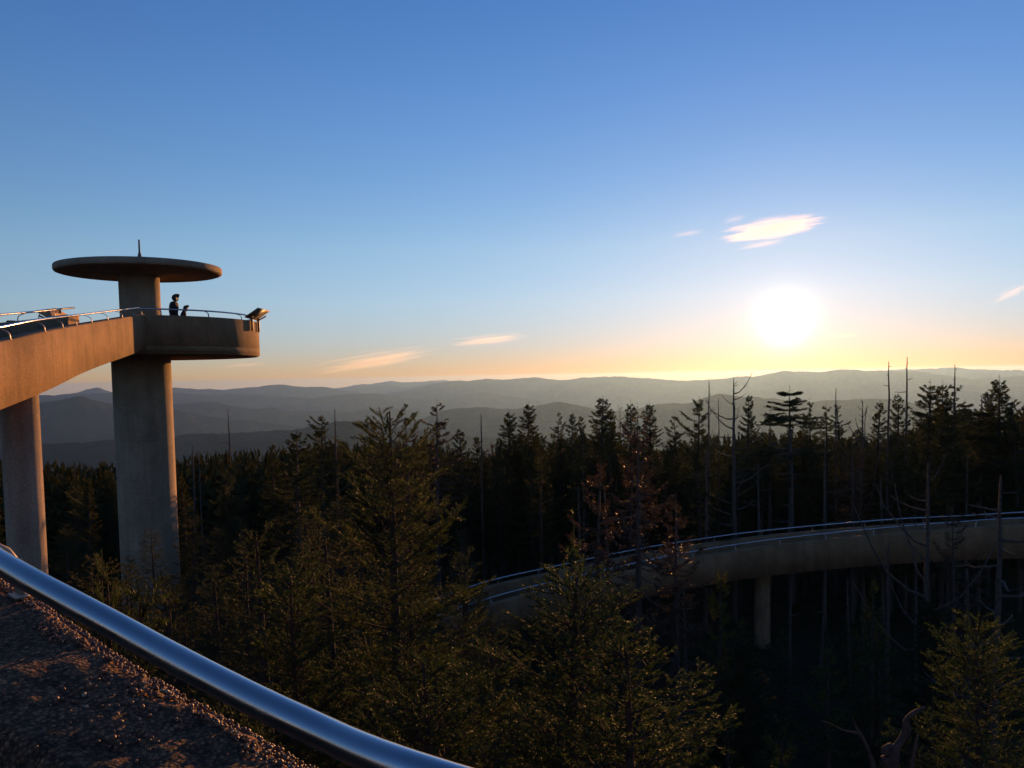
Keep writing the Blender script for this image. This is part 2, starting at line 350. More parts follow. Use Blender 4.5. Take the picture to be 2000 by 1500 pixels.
near_i = np.where((np.hypot(path[:, 0], path[:, 1]) < 3.3) & (np.abs(path[:, 0]) < 3.3))[0]
ni0, ni1 = near_i[0], near_i[-1]
for a, b in ((0, ni0+1), (ni1, len(path))):
    mb = MB(); mb.sweep(sec(np.arange(a, b), wall_prof)); link('parapet_wall', mb.mesh('parapet_wall'), M_conc, rampo)
fine = [(0, -HW)]+[(0, z) for z in np.linspace(-.5, -.04, 16)]+[(.012, -.012)]+[(x, 0) for x in np.linspace(.03, T_-.03, 16)]+[(T_-.012, -.012)]+[(T_, z) for z in np.linspace(-.04, -.5, 16)]+[(T_, -HW)]
A = sec(np.arange(ni0, ni1+1), fine)
amp = .011; A = A+(np.stack([fbm(A[..., 0]*22+A[..., 2]*13, A[..., 1]*22+A[..., 2]*9, 60+q, 4)-.5 for q in range(3)], -1))*amp*2
edge = np.array([math.exp(-((x-.01)**2+(z-.0)**2)/.0016) for x, z in fine])
A[..., 2] -= edge[None]*.03*np.clip(fbm(A[..., 0]*9, A[..., 1]*9, 77, 3)*2-.7, 0, 1)
mb = MB(); mb.sweep(A); o = link('parapet_wall', mb.mesh('parapet_wall', True), M_near, rampo); o['label'] = 'near parapet of rough dark exposed aggregate'
out_i = np.where(seg < LEN-.75)[0]
mb = MB(); mb.sweep(sec(out_i, [(x+T_+WD, z) for x, z in wall_prof])); link('parapet_wall', mb.mesh('parapet_wall'), M_conc, rampo)
mb = MB(); mb.sweep(sec(np.arange(len(path)), [(T_, -HW+.02), (T_, -DECK), (T_+WD, -DECK), (T_+WD, -HW+.02)])); link('deck', mb.mesh('deck'), M_conc, rampo)
# pebbles washed out of the near parapet's edge: nobody could count them
rng = np.random.default_rng(5)
ico = bmesh.new(); bmesh.ops.create_icosphere(ico, subdivisions=1, radius=1); IV = np.array([v.co[:] for v in ico.verts]); IT = np.array([[v.index for v in f.verts] for f in ico.faces]); ico.free()
NP = 15000
ss = rng.uniform(seg[ni0], seg[ni1], NP); off = np.where(rng.random(NP) < .62, rng.exponential(.045, NP)%T_, rng.uniform(0, T_-.02, NP)**1.0)
cl = fbm(ss*5, off*14, 31, 3); keep = (off < .05) | (cl > .55); ss, off = ss[keep], off[keep]
sz = rng.uniform(.002, .0052, len(ss))*(1+.5*(rng.random(len(ss)) > .9))
PV = []; 
for s_, o_, z_ in zip(ss, off, sz):
    sc = z_*rng.uniform(.65, 1.3, 3); PV.append(on(s_, o_, .0)+IV*sc-np.array([0, 0, .012*(o_ < .03)]))
PV = np.array(PV); PT = (IT[None]+np.arange(len(PV))[:, None, None]*len(IV)).reshape(-1, 3)
tag(link('pebble', mesh('pebble', PV.reshape(-1, 3), PT, None, False), M_peb, rampo), kind='stuff')

# handrails: one tube each, with their posts as sub-parts
def strap_mesh():
    mb = MB(); ps = []
    # local frame: x along the rail, y from the wall's loop face towards the deck, z up from the wall top
    pts = [(.0, -.0), (.0, .06), (.006, .10), (.03, .14), (.075, .172), (.13, .195), (.185, .21)]
    w, h = .022, .007
    for a, (y, z) in enumerate(pts):
        y0, z0 = pts[max(0, a-1)]; y1, z1 = pts[min(len(pts)-1, a+1)]; d = np.array([y1-y0, z1-z0]); d /= np.linalg.norm(d); nn = np.array([-d[1], d[0]])*h
        ps.append([(-w, y+nn[0], z+nn[1]), (w, y+nn[0], z+nn[1]), (w, y-nn[0], z-nn[1]), (-w, y-nn[0], z-nn[1])])
    mb.sweep(ps); mb.box((0, -.0, .004), (.03, 0, 0), (0, .022, 0), (0, 0, .005)); return mb.mesh('post')
strap = strap_mesh(); strap.materials.append(M_post)
def post_at(p, along, inward, parent):
    o = link('post', strap, None, parent)
    o.matrix_world = Matrix(((along[0], inward[0], 0, p[0]), (along[1], inward[1], 0, p[1]), (0, 0, 1, p[2]), (0, 0, 0, 1)))
sn = seg[np.argmin(np.abs(path[:, 0]+1.15)+np.abs(path[:, 1]-2.1))]
idx_all = np.arange(len(path))
mb = MB(); P = path+nl*ROFF+ZUP*RH; mb.tube(P, .027, 24); rail = link('handrail', mb.mesh('handrail', True), M_rail, rampo)
s_ = sn-int(sn/1.83)*1.83+.39
while s_ < LEN-.1:
    t, n_ = frame(s_); post_at(on(s_, .035, -.004), t, n_, rail); s_ += 1.83
oi = np.where(seg < LEN-.8)[0]
mb = MB(); P = path[oi]+nl[oi]*(2*T_+WD-ROFF)+ZUP*RH; mb.tube(P, .030, 14); rail2 = link('handrail', mb.mesh('handrail', True), M_rail, rampo)
s_ = .8
while s_ < LEN-2:
    t, n_ = frame(s_); post_at(on(s_, 2*T_+WD-.035, -.004), t, -n_, rail2); s_ += 1.83
# piers
def pier(p, r, label=None):
    zb = gz(p[0], p[1])-.6; mb = lathe((p[0], p[1], 0), [(r+.03, zb), (r, zb+.5), (r, p[2]), (.001, p[2]), (.001, zb)], 40)
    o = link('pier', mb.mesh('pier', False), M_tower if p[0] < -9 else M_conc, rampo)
    for f in o.data.polygons: f.use_smooth = abs(f.normal.z) < .5
    if label: o['label'] = label
MID = T_+WD/2
def near_s(x, y):
    m = path+nl*MID; return seg[np.argmin((m[:, 0]-x)**2+(m[:, 1]-y)**2)]
for (x, y), r in (((-11.55, 19.15), .41), ((10.9, 35.9), .34), ((2.0, 33.8), .34), ((24.5, 23), .36), ((23.5, 9), .38), ((13, -.7), .4), ((2.5, -.8), .4), ((-6.9, 9.4), .41)):
    pier(on(near_s(x, y), MID-(.2 if x < -9 else 0), -HW+.02), r)

# ------------------------------------------------------------------ tower
_t = at(273.5, 650, 35); TC = (float(_t[0]), 35.0); PR = 4.8; PT_ = float(at(330, 613, 30.5)[2]); PB = PT_-1.46; PFL = PT_-.92
CN = float(at(273.5, 527, 35)[2])-CZ-4.93
tower = thing('observation_tower', 'round concrete observation tower with disc canopy above its viewing platform', 'tower', (TC[0], TC[1], 0))
def tpart(name, mb, m, smooth=True, parent=tower):
    me = mb.mesh(name, False)
    if smooth:
        me.polygons.foreach_set('use_smooth', [abs(f.normal.z) < .4 for f in me.polygons])
    o = link(name, me, m, parent); o.matrix_parent_inverse = tower.matrix_world.inverted() if parent is tower else Matrix(); return o
bpy.context.view_layer.update()
cc = (TC[0], TC[1], 0)
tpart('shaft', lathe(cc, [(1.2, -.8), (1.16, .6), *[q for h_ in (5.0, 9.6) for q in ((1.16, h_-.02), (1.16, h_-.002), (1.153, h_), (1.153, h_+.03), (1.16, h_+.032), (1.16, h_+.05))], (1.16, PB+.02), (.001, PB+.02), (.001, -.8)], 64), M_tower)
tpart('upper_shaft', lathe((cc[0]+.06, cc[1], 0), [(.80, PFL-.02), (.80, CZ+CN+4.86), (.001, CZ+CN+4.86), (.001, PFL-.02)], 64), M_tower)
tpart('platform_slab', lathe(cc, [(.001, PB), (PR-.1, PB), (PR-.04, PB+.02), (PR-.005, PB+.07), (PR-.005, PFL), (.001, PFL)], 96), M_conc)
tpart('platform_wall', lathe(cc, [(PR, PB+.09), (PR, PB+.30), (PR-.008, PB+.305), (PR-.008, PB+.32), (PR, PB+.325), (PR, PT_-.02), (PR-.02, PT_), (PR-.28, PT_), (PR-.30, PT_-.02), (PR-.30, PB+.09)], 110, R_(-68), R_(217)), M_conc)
CR = 3.24
tpart('canopy', lathe((cc[0]+.13, cc[1], 0), [(.001, CZ+CN+4.68), (.88, CZ+CN+4.66), (1.0, CZ+CN+4.70), (CR-.12, CZ+CN+4.75), (CR-.03, CZ+CN+4.78), (CR, CZ+CN+4.83), (CR, CZ+CN+4.99), (CR-.03, CZ+CN+5.03), (CR-.12, CZ+CN+5.05), (.4, CZ+CN+5.13), (.001, CZ+CN+5.13)], 96), M_tower)
tpart('spire', lathe((cc[0]+.13, cc[1], 0), [(.001, CZ+CN+5.1), (.17, CZ+CN+5.1), (.15, CZ+CN+5.25), (.08, CZ+CN+5.5), (.04, CZ+CN+5.68), (.032, CZ+CN+6.18), (.001, CZ+CN+6.19)], 16), M_board)
th = np.linspace(R_(-67), R_(130), 110); rp = PR-ROFF
mb = MB(); mb.tube(np.stack([TC[0]+rp*np.cos(th), TC[1]+rp*np.sin(th), np.full_like(th, PT_+RH)], 1), .030, 14); prail = link('handrail', mb.mesh('handrail', True), M_rail, tower)
prail.matrix_parent_inverse = tower.matrix_world.inverted()
for a in np.arange(-57, 130, 22):
    d = np.array([math.cos(R_(a)), math.sin(R_(a))])
    post_at((TC[0]+d[0]*(PR-.035), TC[1]+d[1]*(PR-.035), PT_-.004), (-d[1], d[0]), (-d[0], -d[1]), prail)
bpy.context.view_layer.update()

# interpretive panels bolted to the outside of the walls
def panel(c, outw, along, ztop, label, half=.85, rise=.34, reach=.52, grade=0.0, lift=.30):
    t = thing('information_panel', label, 'panel', (c[0], c[1], ztop)); c = np.array([0, 0, 0.0]); outw = np.array([*outw, 0.0]); along = np.array([*along, grade])
    tilt = np.array([0, 0, rise])+outw*reach; hw = .34*np.linalg.norm(tilt)/.62; tl = tilt/np.linalg.norm(tilt); nrm = np.cross(tl, along); nrm /= np.linalg.norm(nrm)
    ctr = outw*.14+np.array([0, 0, lift])
    mb = MB(); mb.box(ctr, along*half, tl*hw, nrm*.018); link('board', mb.mesh('board'), M_bracket, t)
    mb = MB(); mb.box(ctr-nrm*.022*np.sign((np.cross(tl, along))[2]), along*(half-.05), tl*(hw-.04), nrm*.004)
    link('backing_plate', mb.mesh('backing_plate'), M_board, t)
    for q in (-.55, .55):
        mb = MB(); b = along*q*half+outw*.045
        mb.box(b+np.array([0, 0, -.13]), along*.03, outw*.04, np.array([0, 0, .30])); mb.box(b+outw*.13+np.array([0, 0, lift-.16]), along*.028, (outw*.2+ZUP*.1), np.cross(outw*.2+ZUP*.1, along)*.12)
        link('bracket', mb.mesh('bracket'), M_bracket, t)
panel((TC[0]+PR*math.cos(R_(1)), TC[1]+PR*math.sin(R_(1))), (math.cos(R_(1)), math.sin(R_(1))), (-math.sin(R_(1)), math.cos(R_(1))), PT_, 'tilted information panel on the outer rim of the round platform')
sp_ = LEN-2.5; tt, nn_ = frame(sp_); pp = on(sp_, 2*T_+WD, 0)
panel(pp[:2], nn_[:2], tt[:2], pp[2], 'dark information panel behind the rails on the far wall of the upper ramp', 1.2, .2, .32, .115, .1)

# ------------------------------------------------------------------ people on the platform
def skin_body(name, verts, edges, m, parent, sub=2):
    bm = bmesh.new(); lay = bm.verts.layers.skin.verify(); vs = []
    for q, (x, y, z, r) in enumerate(verts):
        v = bm.verts.new((x, y, z)); r = r if isinstance(r, tuple) else (r, r); v[lay].radius = r; v[lay].use_root = (q == 0); vs.append(v)
    for a, b in edges: bm.edges.new((vs[a], vs[b]))
    me = bpy.data.meshes.new(name); bm.to_mesh(me); bm.free(); o = link(name, me, m, parent)
    k = o.modifiers.new('skin', 'SKIN'); k.use_smooth_shade = True
    s = o.modifiers.new('sub', 'SUBSURF'); s.levels = s.render_levels = sub; return o
def person(label, loc, head, h, m1, hooded, lean):
    t = thing('person', label, 'person', loc, 'people on the viewing platform'); t.rotation_euler = (0, 0, head)
    k = h/1.75; L = lean
    V = [(0, 0, .95, (.14, .17)), (.02*L, 0, 1.15, (.12, .16)), (.05*L, 0, 1.38, (.12, .18)), (.07*L, 0, 1.50, .06), (.10*L, 0, 1.57, .075), (.11*L+.01, 0, 1.68, .085), (.11*L, 0, 1.735, .05),
         (0, .1, .86, .095), (.03, .11, .48, .062), (-.01, .11, .09, .045), (.13, .12, .035, .04),
         (0, -.1, .86, .095), (-.02, -.11, .48, .062), (-.05, -.11, .09, .045), (.09, -.12, .035, .04),
         (.05*L, .2, 1.43, .06), (.0, .25, 1.14, .048), (.07, .26, .90, .036), (.09, .25, .80, .03),
         (.05*L, -.2, 1.43, .06), (.0, -.25, 1.14, .048), (.07, -.26, .90, .036), (.09, -.25, .80, .03)]
    Ed = [(0, 1), (1, 2), (2, 3), (3, 4), (4, 5), (5, 6), (0, 7), (7, 8), (8, 9), (9, 10), (0, 11), (11, 12), (12, 13), (13, 14), (2, 15), (15, 16), (16, 17), (17, 18), (2, 19), (19, 20), (20, 21), (21, 22)]
    sc = lambda vv: [(x*k, y*k*.86, z*k, tuple(q*k*.86 for q in r) if isinstance(r, tuple) else r*k*.86) for x, y, z, r in vv]
    b = skin_body('body', sc(V), Ed, M_skin, t)
    J = [(0, 0, .86, (.17, .21)), (.02*L, 0, 1.12, (.16, .20)), (.05*L, 0, 1.38, (.155, .215)), (.085*L, 0, 1.56, (.10, .12)),
         (.05*L, .215, 1.43, .085), (.0, .25, 1.14, .07), (.07, .26, .92, .052), (.05*L, -.215, 1.43, .085), (.0, -.25, 1.14, .07), (.07, -.26, .92, .052)]
    skin_body('jacket', sc(J), [(0, 1), (1, 2), (2, 3), (2, 4), (4, 5), (5, 6), (2, 7), (7, 8), (8, 9)], m1, t)
    skin_body('trousers', sc([(0, 0, .95, (.15, .185)), (0, .1, .84, .115), (.03, .11, .48, .085), (-.01, .11, .12, .075), (0, -.1, .84, .115), (-.02, -.11, .48, .085), (-.05, -.11, .12, .075)]), [(0, 1), (1, 2), (2, 3), (0, 4), (4, 5), (5, 6)], M_trs, t)
    # hood or hair: an open shell round the skull, drawn forward to a peak
    mb = MB(); rings = []
    for a in np.linspace(R_(8), R_(118), 10):
        ring = []
        for q in np.arange(20)*2*math.pi/20:
            # axis points backwards and up from the face
            x = -math.cos(a)*.125; rad = math.sin(a)*.125+(.012 if a > 1.5 else 0); y = rad*math.cos(q); z = rad*1.12*math.sin(q)
            if a > R_(95) and math.sin(q) > .2 and hooded: x += .085*math.sin(q)
            ring.append((.11*L+x*1.1, y*.92, 1.655+z+.02*(hooded)))
        rings.append(ring)
    mb.sweep(np.array(rings)*k, caps=False); hd = link('hood' if hooded else 'hair', mb.mesh('hood', True), m1, t)
    so_ = hd.modifiers.new('t', 'SOLIDIFY'); so_.thickness = .012
    return t
p = at(337, 578, 32.6); h1 = p[2]-PFL; person('standing person in a dark hooded jacket on the platform, in profile', (p[0], p[1], PFL), R_(-8), h1, M_cloth, True, 1.0)
p = at(354, 599, 32.9); h1 = p[2]-PFL; person('shorter dark figure whose head barely clears the platform wall', (p[0], p[1], PFL), R_(10), h1, M_cloth2, True, 2.0)

# ------------------------------------------------------------------ conifers
def needles(rng, O, D, Ln, K, nl_, nw, upb=.35):
    n = len(O); D = D/(np.linalg.norm(D, axis=1)[:, None]+1e-9)
    t = (np.arange(K)[None]+rng.random((n, K)))/K
    r = rng.normal(size=(n, K, 3)); r[..., 2] += upb; r -= (r*D[:, None]).sum(-1)[..., None]*D[:, None]; r /= np.linalg.norm(r, axis=-1)[..., None]+1e-9
    d = D[:, None]*rng.uniform(.45, .9, (n, K, 1))+r*.75; d /= np.linalg.norm(d, axis=-1)[..., None]
    L = nl_*rng.uniform(.7, 1.25, (n, K, 1))*(1.1-.35*t[..., None])
    b = O[:, None]+D[:, None]*(Ln[:, None]*t)[..., None]
    s = np.cross(d, rng.normal(size=(n, K, 3))); s /= np.linalg.norm(s, axis=-1)[..., None]+1e-9; s *= nw*.5
    V = np.stack([b+s, b-s, b+d*L], 2).reshape(-1, 3)
    return V, np.arange(len(V)).reshape(-1, 3)

def conifer(seed, H, Rm, base=.3, dens=3.0, e_lo=-12, e_hi=42, droop=.12, twl=.38, K=18, nl_=.105, nw=.027, sparse=0.0, layers=0, prof=.70, sub=False, zmin=0.0, tw_n=11.5, bare=0.0, side=None, jag=.34):
    rng = np.random.default_rng(seed); wood = MB(); O = []; D = []; Ln = []
    bend = rng.normal(0, .012*H, 2)
    def ax(h): u = h/H; return np.array([bend[0]*u*u, bend[1]*u*u, h])
    hs = np.linspace(0, H, 26); r0 = .011*H+.04
    wood.tube([ax(h) for h in hs], [r0*(1-h/H)**.85+.008 for h in hs], 8)
    hb = base*H
    if layers:
        lv = np.sort(rng.uniform(hb, H*.99, layers)); hl = np.concatenate([np.full(rng.integers(5, 9), q)+rng.normal(0, .16, 1) for q in lv])
        hl = hl[:, None].ravel()
    else:
        hl = hb+(H*.985-hb)*np.linspace(0, 1, int(dens*(H-hb)))**.92; hl = hl+rng.normal(0, .06, len(hl))
    if bare: hl = np.concatenate([hl, rng.uniform(bare*H, hb, int((hb-bare*H)*2.2))])
    g = rng.uniform(0, 6.28)
    for h in hl:
        h = min(h, H*.985)
        g += 2.399+rng.normal(0, .5); dead = h < hb
        if rng.random() < sparse: continue
        u = np.clip((H-h)/(H-hb), 0, 1)
        L = Rm*(u**prof*.95+.06)*rng.uniform(1-jag, 1.12)
        if side is not None: L *= 1+.55*math.cos(g-side)
        if layers: L = Rm*(.14+.86*min(1, u*1.35))*rng.uniform(.5, 1.1)*(1 if side is None else 1+.5*math.cos(g-side))
        if h < zmin: continue
        if dead: L = Rm*rng.uniform(.15, .6)
        el = R_(e_lo+(e_hi-e_lo)*(1-u)**1.8+rng.normal(0, 7))
        hd = np.array([math.cos(g), math.sin(g), 0])
        m = 7; s = np.linspace(0, 1, m)
        bend_s = rng.normal(0, .1); sd_ = np.array([-hd[1], hd[0], 0])
        P = ax(h)+hd*(L*math.cos(el)*s)[:, None]+sd_*(bend_s*L*s*s)[:, None]
        P[:, 2] += L*math.sin(el)*s-droop*L*np.sin(s*math.pi*.9)+droop*.9*L*s**3
        if L > .5 or sub: wood.tube(P, ((.008+.011*L)*(1-s*.8)+.003)*(.5 if sub else 1), 4, False)
        if dead:
            continue
        if sub:
            for a in range(2, m-1): O.append(P[a]); D.append(P[a+1]-P[a]); Ln.append(float(np.linalg.norm(P[a+1]-P[a])))
        ns = max(2, int(L*tw_n)); sv = np.sort(rng.uniform(.12 if L < 1.2 else .25, .98, ns*2))
        if sparse > .3: sv = sv[rng.random(len(sv)) < .7]
        for q, s0 in enumerate(sv):
            f = s0*(m-1); a = int(f); a = min(a, m-2); o = P[a]+(P[a+1]-P[a])*(f-a); tdir = P[a+1]-P[a]; tdir /= np.linalg.norm(tdir)
            sg = 1 if q % 2 else -1; lat = np.cross(tdir, ZUP); lat /= np.linalg.norm(lat)+1e-9
            ang = R_(rng.uniform(35, 62)); d = tdir*math.cos(ang)+lat*sg*math.sin(ang)+ZUP*(rng.normal(.05, .16)-droop*.6)
            l = twl*(1.15-s0*.55)*rng.uniform(.6, 1.25)*min(1, .22+L*.62)
            if sub:
                l2 = (.16+.34*L*(1-s0))*rng.uniform(.65, 1.2)
                d /= np.linalg.norm(d); lat2 = np.cross(d, ZUP); lat2 /= np.linalg.norm(lat2)+1e-9
                wood.tube([o, o+d*l2*.5, o+d*l2], [.0045, .0035, .002], 3, False)
                st = .10
                O.append(o+d*l2*.35); D.append(d+ZUP*.12); Ln.append(l2*.72)
                for w in np.arange(.12, l2, st):
                    sg2 = 1 if int(w/st) % 2 else -1; a2 = R_(rng.uniform(38, 60))
                    d2 = d*math.cos(a2)+lat2*sg2*math.sin(a2)+ZUP*rng.normal(.16, .14)
                    O.append(o+d*w); D.append(d2); Ln.append(rng.uniform(.07, .15)*(1.2-.5*w/l2))
            else:
                O.append(o); D.append(d); Ln.append(l)
        O.append(P[-2]); D.append(P[-1]-P[-2]+ZUP*.04*L); Ln.append(max(.12, L/6*1.3))
    O.append(ax(H*.97)); D.append(np.array([0, 0, 1.0])); Ln.append(H*.03+(.04 if sub else .30))
    V, Tt = needles(rng, np.array(O), np.array(D), np.array(Ln), K, nl_, nw)
    return wood.mesh('trunk', True), mesh('crown', V, Tt)
PROT = {}
def proto(key):
    if key not in PROT:
        kind, kw, m, mw = SPEC[key]
        if kind == 'con':
            w, c = conifer(**kw); w.materials.append(mw); c.materials.append(m); PROT[key] = (kw['H'], w, c)
    return PROT[key]
SPEC = {
 'a': ('con', dict(seed=1, H=14, Rm=2.3, base=.26, dens=14), M_spr, M_bark),
 'b': ('con', dict(seed=2, H=14, Rm=1.8, base=.35, dens=14, e_lo=-18, droop=.16), M_spr, M_bark),
 'c': ('con', dict(seed=3, H=14, Rm=2.7, base=.30, dens=10, sparse=.15, jag=.7), M_spr, M_bark),
 'd': ('con', dict(seed=4, H=14, Rm=2.1, base=.5, dens=14, sparse=.1, bare=.2), M_spr, M_grey),
 'e': ('con', dict(seed=5, H=14, Rm=1.5, base=.2, dens=12, e_lo=-20, prof=.65), M_spr, M_bark),
 'f': ('con', dict(seed=6, H=14, Rm=2.6, base=.58, layers=15, e_lo=-4, e_hi=14, droop=.04, bare=.25), M_spr, M_grey),
 'g': ('con', dict(seed=7, H=14, Rm=2.3, base=.66, layers=9, e_lo=0, e_hi=12, droop=.03, bare=.3, side=3.4), M_spr, M_grey),
 'h': ('con', dict(seed=8, H=14, Rm=2.2, base=.3, dens=9, sparse=.3, jag=.6), M_dry, M_grey),
 'i': ('con', dict(seed=9, H=14, Rm=2.5, base=.35, dens=8, sparse=.45, K=5, bare=.15), M_dry, M_grey),
 'j': ('con', dict(seed=10, H=14, Rm=2.9, base=.25, dens=9, jag=.75, e_lo=-5, e_hi=40, side=.6), M_spr, M_bark),
 'k': ('con', dict(seed=15, H=14, Rm=2.6, base=.4, dens=9, sparse=.22, K=10, bare=.1, e_lo=-16, droop=.2, jag=.7), M_dry, M_grey),
 'v': ('con', dict(seed=41, H=12, Rm=2.5, base=.15, dens=13, e_lo=-6, e_hi=48, droop=.09, sub=True, K=18, nl_=.038, nw=.010, zmin=3, tw_n=6), M_spr, M_bark),
 'w': ('con', dict(seed=42, H=12, Rm=2.0, base=.2, dens=13, e_lo=-10, e_hi=45, droop=.12, sub=True, K=18, nl_=.038, nw=.010, zmin=3, tw_n=6, jag=.6), M_spr, M_bark),
 'l': ('con', dict(seed=51, H=14, Rm=2.0, base=.3, dens=13, e_lo=-22, droop=.2, prof=.8), M_spr, M_bark),
 'm': ('con', dict(seed=52, H=14, Rm=2.4, base=.4, dens=10, e_lo=-5, e_hi=36, sparse=.18, jag=.6, bare=.2), M_spr, M_bark),
 'n': ('con', dict(seed=53, H=14, Rm=1.7, base=.45, dens=12, e_lo=-15, jag=.5, bare=.15), M_spr, M_grey),
 'u': ('con', dict(seed=31, H=4.5, Rm=.85, base=.1, dens=13, e_lo=8, e_hi=55, droop=.04, sub=True, K=50, nl_=.026, nw=.0045, zmin=2.4, tw_n=9), M_fir, M_bark),
 's': ('con', dict(seed=11, H=4, Rm=1.05, base=.04, dens=16, twl=.2, K=18, nl_=.06, nw=.012, tw_n=13), M_fir, M_bark),
 't': ('con', dict(seed=12, H=4, Rm=.8, base=.05, dens=16, twl=.18, K=18, nl_=.055, nw=.011, tw_n=13, sparse=.1), M_fir, M_bark),
 'F1': ('con', dict(seed=21, H=11.7, Rm=3.1, base=.18, dens=16, e_lo=2, e_hi=52, droop=.05, sub=True, K=56, nl_=.027, nw=.0052, zmin=4.6, prof=.72, tw_n=9, jag=.45), M_fir, M_bark),
 'F2': ('con', dict(seed=22, H=9.6, Rm=2.5, base=.2, dens=16, e_lo=4, e_hi=55, droop=.05, sub=True, K=52, nl_=.027, nw=.0055, zmin=4.4, tw_n=9), M_fir, M_bark),
 'F3': ('con', dict(seed=23, H=9.6, Rm=2.9, base=.2, dens=16, e_lo=6, e_hi=50, droop=.04, sub=True, K=52, nl_=.027, nw=.0055, zmin=4.4, tw_n=9, jag=.6), M_fir, M_bark),
}
def plant(key, x, y, H, label, group=None, cat='tree', name='spruce_tree', rot=None, wide=1.0, lean=0.0, zoff=-.15):
    Hp, w, c = proto(key); s = H/Hp
    t = thing(name, label, cat, (x, y, gz(x, y)+zoff), group); q = wide*s**.75 if key not in ('F1', 'F2', 'F3') else wide*s
    t.scale = (q, q, s); t.rotation_euler = (lean, lean*.6, PR_.uniform(0, 6.28) if rot is None else rot)
    link('trunk', w, None, t); link('crown', c, None, t); return t
PR_ = random.Random(4)
def tip(key, px, py, Y, label, group=None, **kw):
    p = at(px, py, Y); g = gz(p[0], p[1]); return plant(key, p[0], p[1], p[2]-g+.15, label, group, **kw)

# bare dead trees, each limb a part of its own
def snag(px, py, Y, label, nb, r0, seed, limb=.35, up_=.2, base_py=None, lean=0.0, crook=.02, wide_top=.0, name='dead_tree', group='dead trees standing bare'):
    rng = np.random.default_rng(seed); p = at(px, py, Y); g = gz(p[0], p[1])-.2; H = p[2]-g
    t = thing(name, label, 'dead tree', (p[0]-lean*H, p[1], g), group)
    hs = np.linspace(0, H, 22); off = np.cumsum(rng.normal(0, crook*H/22*1.2, (22, 2)), 0); off -= off[-1]*(hs/H)[:, None]
    ax = np.stack([lean*hs+off[:, 0], off[:, 1], hs], 1)
    mb = MB(); mb.tube(ax, .8*r0*(1-hs/H)**.7+.016, 8); link('trunk', mb.mesh('trunk', True), M_grey, t)
    for q in range(nb):
        h = H*(.99-.62*(q/nb)**1.1)-rng.uniform(0, .2); a = rng.uniform(0, 6.28) if q % 2 else (0 if rng.random() < .5 else math.pi)+rng.normal(0, .5)
        L = limb*rng.uniform(.35, 1.25)*(1+(q/nb)*1.3)*min(1, .3+q*.2); o = np.array([np.interp(h, hs, ax[:, z]) for z in range(3)])
        s = np.linspace(0, 1, 5); d = np.array([math.cos(a), math.sin(a), 0])
        P = o+d*(L*s)[:, None]; P[1:] += rng.normal(0, .022*L, (4, 3)); P[:, 2] += up_*L*(s*.3+s**2.2*1.2)*rng.uniform(.3, 1.4)-(.12*L*s if rng.random() < .4 else 0)
        mb = MB(); mb.tube(P, (.014+.016*L)*(1-s*.75)+.004, 5)
        if L > .7:
            for z in range(2):
                b0 = P[2+z]; dd = d*.5+np.array([-d[1], d[0], 0])*(1 if z else -1)*.8+ZUP*.4; mb.tube([b0, b0+dd*L*.16, b0+dd*L*.3+ZUP*.03], [.012, .009, .004], 4)
        link('branch', mb.mesh('branch', True), M_grey, t)
    return t

# --- nearest firs (inside the loop)
NEAR = 'young firs in the hollow below the rail'
tip('F1', 762, 806, 9.2, 'big fir with bright rimmed twigs rising between tower and ramp', 'firs growing inside the ramp loop', name='fir_tree', rot=.4)
tip('F2', 1075, 1120, 8.2, 'bushy fir at the bottom centre, its twigs glinting gold', 'firs growing inside the ramp loop', name='fir_tree', rot=1.9, wide=1.3)
tip('F3', 1240, 1255, 7.4, 'low fir crown at the bottom edge, right of the glinting bushy one', 'firs growing inside the ramp loop', name='fir_tree', rot=3.3, wide=1.3)
tip('F3', 575, 1120, 8.6, 'fir spreading a long lit branch above the near handrail', 'firs growing inside the ramp loop', name='fir_tree', rot=2.2, wide=1.0)
tip('F2', 1945, 1225, 8.6, 'golden fir in the bottom right corner of the hollow', 'firs growing inside the ramp loop', name='fir_tree', rot=4.6)
tip('F2', 880, 1300, 6.8, 'dark fir directly behind the lower end of the handrail', 'firs growing inside the ramp loop', name='fir_tree', rot=5.2, wide=1.2)
tip('k', 1160, 905, 26, 'brown half dead tree with spreading boughs over the lower end of the ramp', 'dying trees', rot=2.5)
tip('k', 1320, 985, 23, 'shorter brown dying tree screening the ramp right of the thick trunked one', 'dying trees', rot=4.0)
tip('k', 1870, 985, 25, 'thin brown dying tree screening the ramp near the right edge', 'dying trees', rot=5.2, wide=.8)
tip('v', 300, 1032, 24, 'dark conifer whose boughs cross the middle of the tower column', 'conifers in the hollow left of the big fir', name='conifer_tree')
tip('w', 250, 1090, 21, 'slender dark conifer against the left side of the tower column', 'conifers in the hollow left of the big fir', name='conifer_tree')
tip('v', 372, 990, 27, 'dark conifer touching the sunlit edge of the tower column', 'conifers in the hollow left of the big fir', name='conifer_tree')
tip('v', 135, 1025, 26, 'dark conifer filling the gap between the two columns', 'conifers in the hollow left of the big fir', name='conifer_tree')
tip('s', 1452, 1215, 27, 'bushy young spruce hiding the foot of the ramp pier on its left', 'young spruces under the ramp', name='young_spruce', wide=1.2)
tip('s', 1528, 1232, 27.5, 'bushy young spruce hiding the foot of the ramp pier on its right', 'young spruces under the ramp', name='young_spruce', wide=1.2)
tip('s', 1405, 1128, 20, 'narrow young spruce lit orange below the ramp, left of its pier', 'young spruces under the ramp', name='young_spruce', wide=.8)
tip('t', 1703, 1140, 22, 'thin reddish young spruce below the ramp among grey trunks', 'young spruces under the ramp', name='young_spruce', wide=.8)
tip('t', 1113, 1082, 12.5, 'slim young fir pointing up in front of the lower handrails', 'young spruces under the ramp', name='young_spruce', wide=.7)
